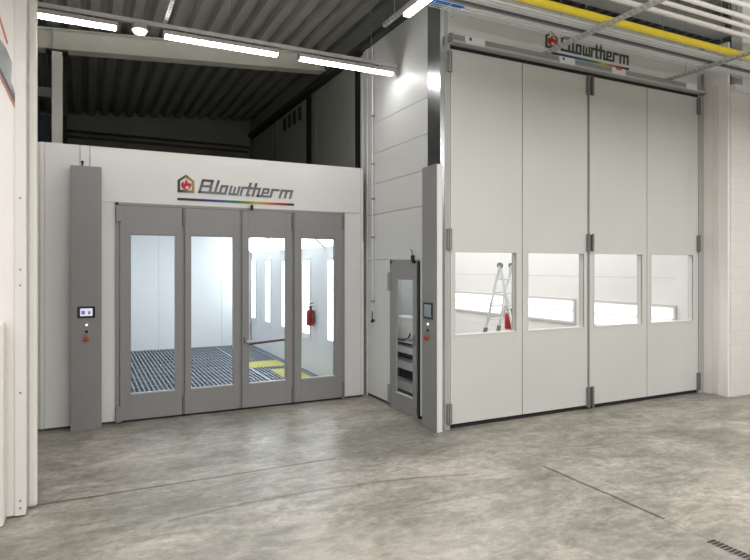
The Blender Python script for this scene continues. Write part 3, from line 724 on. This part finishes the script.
# ------------------------------------------------------------ wall pipe with plug
t = thing('cable_conduit', 'thin pale conduit running down the side wall with a dark plug on its end', 'conduit', (XS-0.03, 8.2, 1.2))
MB().cyl((XS-0.03, 8.22, 1.36), (XS-0.03, 8.22, 5.5), 0.013, n=8).build('tube', M['white'], t)
MB().cyl((XS-0.035, 8.22, 1.21), (XS-0.035, 8.22, 1.36), 0.008, n=8).ball((XS-0.035, 8.22, 1.20), 0.024).box(XS-0.04, 8.20, 1.2, XS, 8.24, 1.23).build('plug', M['black'], t)
mb = MB()
for z in (1.5, 3.65, 3.1, 4.4, 2.5): mb.box(XS-0.045, 8.20, z, XS, 8.24, z+0.03)
mb.build('clip', M['galv_dk'], t)

# ------------------------------------------------------------ ceiling strip lights
ZL = 4.80
def strip(x0, x1, label, cap=True):
    t = thing('strip_light', label, 'strip light', ((x0+x1)/2, 7.42, ZL), 'strip lights hung in a row')
    MB().box(x0, 7.375, ZL+0.035, x1, 7.465, ZL+0.085).box(x0, 7.38, ZL+0.005, x0+0.02, 7.46, ZL+0.04).box(x1-0.02, 7.38, ZL+0.005, x1, 7.46, ZL+0.04).build('housing', M['lamp_body'], t, bevel=0.004)
    MB().box(x0+0.02, 7.38, ZL, x1-0.02, 7.46, ZL+0.036).build('diffuser', M['lamp'], t, bevel=0.01)
    mb = MB()
    for xx in (x0+0.25, x1-0.25): mb.box(xx-0.015, 7.40, ZL+0.085, xx+0.015, 7.44, ZL+0.115)
    mb.build('clamp', M['galv_dk'], t)
strip(-1.15, 0.34, 'long white strip light at the far left of the row')
strip(0.84, 2.27, 'middle white strip light of the row, above the small booth')
strip(2.54, 3.97, 'white strip light whose right end comes close to the side wall')
t = thing('support_channel', 'long grey channel that carries the row of strip lights', 'channel', (1.3, 7.42, ZL+0.115))
MB().box(-1.6, 7.395, ZL+0.115, 4.05, 7.445, ZL+0.165).build('channel', M['galv'], t)
for xx in (-0.9, 1.66, 3.62): MB().cyl((xx, 7.42, ZL+0.165), (xx, 7.42, roof_z(xx)+0.02), 0.005, n=6).build('hanger_rod', M['galv_dk'], t)
# round lamp between the first two strips
t = thing('round_lamp', 'small round lamp glowing warm between two strip lights', 'lamp', (0.58, 7.42, 4.80))
MB().cyl((0.58, 7.42, 4.84), (0.58, 7.42, 4.915), 0.095, 0.08, n=24).build('housing', M['lamp_body'], t, smooth=True)
MB().lathe((0.58, 7.42, 4.795), [(0.03, 0), (0.065, 0.012), (0.08, 0.046)], 24).build('diffuser', M['lamp_warm'], t, smooth=True)
# perforated channel towards the camera near the round lamp
def perforated(x, y0, y1, z, label, w=0.042, rods=()):
    t = thing('perforated_channel', label, 'channel', (x, (y0+y1)/2, z), 'perforated channels')
    t_mb = MB().box(x-w/2, y0, z, x+w/2, y1, z+0.006).box(x-w/2, y0, z, x-w/2+0.004, y1, z+w).box(x+w/2-0.004, y0, z, x+w/2, y1, z+w)
    mb = t_mb; nf = len(mb.bm.faces); yy = y0+0.05
    while yy < y1-0.05: mb.box(x-0.008, yy, z-0.0008, x+0.008, yy+0.022, z+0.001); mb.box(x-w/2-0.0008, yy, z+0.014, x-w/2+0.001, yy+0.028, z+0.028); yy += 0.08
    mb.bm.faces.ensure_lookup_table()
    for f in mb.bm.faces[nf:]: f.material_index = 1
    mb.build('channel', M['galv'], t, m2=M['galv_dk'])
    for yy in rods: MB().cyl((x, yy, z), (x, yy, roof_z(x)+0.03), 0.005, n=6).build('hanger_rod', M['galv_dk'], t)
    return t
perforated(0.86, 4.6, 7.44, ZL+0.168, 'short perforated channel meeting the strip light row at the top left', rods=(5.5,))
# fixture at top centre running towards the viewer
t = thing('strip_light', 'bright strip light near the top of the side wall, pointing at the viewer', 'strip light', (3.17, 5.0, 4.80), 'strip lights in the side row')
MB().box(3.125, 4.2, 4.835, 3.215, 5.63, 4.885).box(3.13, 5.61, 4.805, 3.21, 5.63, 4.84).build('housing', M['lamp_body'], t, bevel=0.004)
MB().box(3.13, 4.22, 4.80, 3.21, 5.61, 4.836).build('diffuser', M['lamp'], t, bevel=0.01)
perforated(3.17, 4.1, 6.15, 4.886, 'perforated channel above the bright strip light by the side wall', rods=(5.9, 4.6))

# ------------------------------------------------------------ services above the big doors
perforated(5.66, 2.6, D2-0.0, 4.96, 'left perforated channel crossing in front of the logo of the big booth', 0.05, rods=(5.86, 4.75))
perforated(8.17, 2.6, D2-0.0, 4.96, 'right perforated channel at the upper right, above the last big door', 0.05, rods=(5.86, 4.75))
# yellow pipe
t = thing('yellow_pipe', 'yellow gas pipe running above the cable trays of the big booth', 'pipe', (7, 5.13, 5.02))
MB().cyl((3.4, 5.13, 5.062), (12.5, 5.13, 5.062), 0.045, n=20).build('pipe', M['yellow'], t, smooth=True)
for xx in (5.66, 8.17): MB().box(xx-0.03, 5.07, 5.005, xx+0.03, 5.19, 5.02).build('pipe_clamp', M['galv'], t)
for xx in (5.35, 7.9, 6.7): MB().cyl((xx, 5.13, 5.10), (xx, 5.13, roof_z(xx)+0.02), 0.005, n=6).build('hanger_rod', M['galv_dk'], t)
# cable trays : two parallel wire baskets
def tray(y0, y1, z, label, cables, xa=3.5, xb=12.0):
    t = thing('cable_tray', label, 'cable tray', ((xa+xb)/2, (y0+y1)/2, z), 'wire cable trays')
    mb = MB()
    for yy in (y0, (y0+y1)/2, y1): mb.bar((xa, yy, z+0.003), (xb, yy, z+0.003), 0.005, 0.005)
    for yy in (y0, y1):
        for zz in (z+0.025, z+0.05): mb.bar((xa, yy, zz), (xb, yy, zz), 0.005, 0.005)
    x = xa
    while x < xb:
        mb.bar((x, y0, z+0.003), (x, y1, z+0.003), 0.004, 0.004); mb.bar((x, y0, z), (x, y0, z+0.052), 0.004, 0.004); mb.bar((x, y1, z), (x, y1, z+0.052), 0.004, 0.004); x += 0.20
    mb.build('wire_basket', M['zinc'], t)
    return t
tray(5.22, 5.38, 5.012, 'upper wire cable tray, next to the yellow pipe', 0)
tray(5.50, 5.68, 5.012, 'lower wire cable tray, next to the booth front', 0)
def cable(pts, r, m, label, grp):
    o = MB().tube(pts, r, 8).build('cable', M[m]); tag(o, label, 'cable', grp)
random.seed(3)
for k in range(2):
    yy = 5.27+k*0.06
    cable([(3.5, yy, 5.032), (12.0, yy, 5.032)], 0.013, 'cable_w', 'pale cable lying in the upper wire tray beside the yellow pipe', 'pale cables in the upper tray')
for k in range(2):
    yy = 5.56+k*0.06
    cable([(3.9, yy, 5.032), (12.0, yy, 5.032)], 0.013, 'cable_w', 'pale cable lying in the lower wire tray beside the booth front', 'pale cables in the lower tray')
for k, (yy, m, lab) in enumerate(((5.44, 'cable', 'dark cable running between the two wire trays'), (5.475, 'galv_dk', 'dull grey conduit running between the two wire trays'))):
    o = MB().cyl((3.6, yy, 5.028), (12.0, yy, 5.028), 0.016, n=10).build('conduit', M[m]); tag(o, lab, 'conduit')
for k in range(3):
    cable([(3.3, 5.50+k*0.05, 5.0+0.01*k), (3.75, 5.52+k*0.05, 5.055), (4.02, 5.54+k*0.05, 5.06)], 0.017, 'cable_b', 'blue cable entering the cable tray at the corner of the big booth', 'blue cables at the corner')
o = MB().cyl((4.02, 5.56, 5.06), (4.12, 5.56, 5.06), 0.022, n=10).build('cable_plug', M['orange']); tag(o, 'small orange plug at the end of the blue cables', 'plug')
# white pipes
for k, (yy, zz) in enumerate(((4.64, 5.035), (4.46, 5.035), (4.30, 5.035), (4.10, 5.035), (3.78, 5.035))):
    o = MB().cyl((3.2, yy, zz), (12.5, yy, zz), 0.027, n=16).build('white_pipe', M['white_pipe'], smooth=True)
    tag(o, ['white pipe nearest the yellow pipe', 'second white pipe from the yellow pipe', 'third white pipe from the yellow pipe', 'fourth white pipe from the yellow pipe', 'white pipe farthest from the yellow pipe'][k] + ', at the top right', 'pipe', 'white pipes at the top right')
for k, (xx, yy) in enumerate(((7.3, 4.64), (7.9, 4.46), (6.9, 4.30), (7.6, 4.10), (7.2, 4.64+0.0), (8.6, 4.46))):
    if k == 4: continue
    o = MB().cyl((xx, yy, 5.055), (xx, yy, roof_z(xx)+0.02), 0.005, n=6).build('hanger_rod', M['galv_dk'])
    tag(o, 'thin vertical rod holding one of the white pipes at the top right', 'rod', 'pipe hanger rods')

# ------------------------------------------------------------ foreground pillar at the left
t = thing('panel_wall_end', 'white panelled wall end with rounded cream edge at the left border', 'wall panel', (-0.6, 5.7, 0))
MB().box(-2.6, 5.60, 0.015, -0.437, 5.75, 5.6).build('panel', M['pinkwhite'], t)
MB().box(-0.512, 5.585, 0.015, -0.437, 5.60, 5.6).build('edge_strip', M['white'], t)
MB().box(-0.445, 5.76, 0.0, -0.365, 5.81, 5.6).build('rounded_edge', M['cream'], t, bevel=0.025)
for z in (2.616, 2.03, 1.90, 1.02, 0.136, 0.075): MB().cyl((-0.475, 5.579, z), (-0.475, 5.586, z), 0.0075, n=10).build('bolt_head', M['hinge'], t)
MB().prism([(-0.80, 4.10), (-0.617, 3.898), (-0.575, 3.83), (-0.534, 3.72), (-0.54, 3.57), (-0.478, 3.344), (-0.464, 3.287), (-0.617, 3.637), (-0.80, 4.0)], 5.597, 5.601).build('grey_graphic', M['grey_print'], t)
MB().bar((-0.70, 5.592, 3.83), (-0.462, 5.592, 3.295), 0.022, 0.010, up=(0, 1, 0)).build('dark_graphic', M['dgrey_print'], t)
MB().bar((-0.70, 5.594, 3.78), (-0.470, 5.594, 3.265), 0.012, 0.008, up=(0, 1, 0)).build('red_graphic', M['pink_print'], t)
MB().bar((-0.66, 5.594, 4.22), (-0.566, 5.594, 3.87), 0.012, 0.008, up=(0, 1, 0)).build('red_graphic', M['pink_print'], t)
t = thing('guard_post', 'low cream guard post with rounded top at the left border', 'post', (-0.65, 5.45, 0))
MB().box(-0.75, 5.42, 0, -0.572, 5.58, 1.62).build('post', M['cream'], t, bevel=0.02)

# ------------------------------------------------------------ floor drain
t = thing('drain_grate', 'slotted iron drain grate in the concrete floor at the bottom right', 'drain', (4.19, 2.2, 0))
MB().box(4.145, 1.2, 0.0, 4.155, 2.79, 0.004).box(4.225, 1.2, 0.0, 4.235, 2.79, 0.004).build('frame', M['galv_dk'], t)
mb = MB(); yy = 1.22
while yy < 2.80: mb.box(4.150, yy, 0.0005, 4.232, yy+0.016, 0.006); yy += 0.032
mb.build('bars', M['drain'], t)

# ------------------------------------------------------------ hall lighting
def area(name, loc, sx, sy, power, col=(1, 0.97, 0.93), rot=(0, 0, 0)):
    l = bpy.data.lights.new(name, 'AREA'); l.shape = 'RECTANGLE'; l.size = sx; l.size_y = sy; l.energy = power; l.color = col
    o = bpy.data.objects.new(name, l); COL.objects.link(o); o.location = loc; o.rotation_euler = rot; return o
for yy, zz in ((2.8, 4.5), (0.0, 4.8), (-3.6, 4.8)):
    for xx in (-3.2, -1.2, 0.8, 2.8, 5.2, 7.6, 10.0, 12.4):
        area('hall_strip', (xx, yy, zz), 1.4, 0.08, 17, (1, 0.98, 0.96))
        area('hall_upward_fill', (xx, yy, zz+0.1), 1.4, 0.08, 15 if yy > 2 else 9, (1, 0.98, 0.96), (PI, 0, 0))  # added upward fill that brightens the deck, fascia and trays
# daylight-bright ceiling lamps inside the booths
for yy in (9.5, 11.5, 13.5): area('booth_lamp', (1.4, yy, 2.93), 2.4, 0.6, 6, (0.93, 0.97, 1.0))
for yy in (8.0, 10.5, 13.0):
    for xx in (5.6, 7.6): area('big_booth_lamp', (xx, yy, 4.97), 1.2, 0.5, 19, (1, 0.99, 0.98))

w = bpy.data.worlds.new('world'); S.world = w; w.use_nodes = True
w.node_tree.nodes['Background'].inputs[0].default_value = (0.8, 0.85, 0.9, 1); w.node_tree.nodes['Background'].inputs[1].default_value = 0.05
S.view_settings.view_transform = 'Standard'; S.view_settings.look = 'None'
S.view_settings.exposure = 1.33; S.view_settings.gamma = 1.0
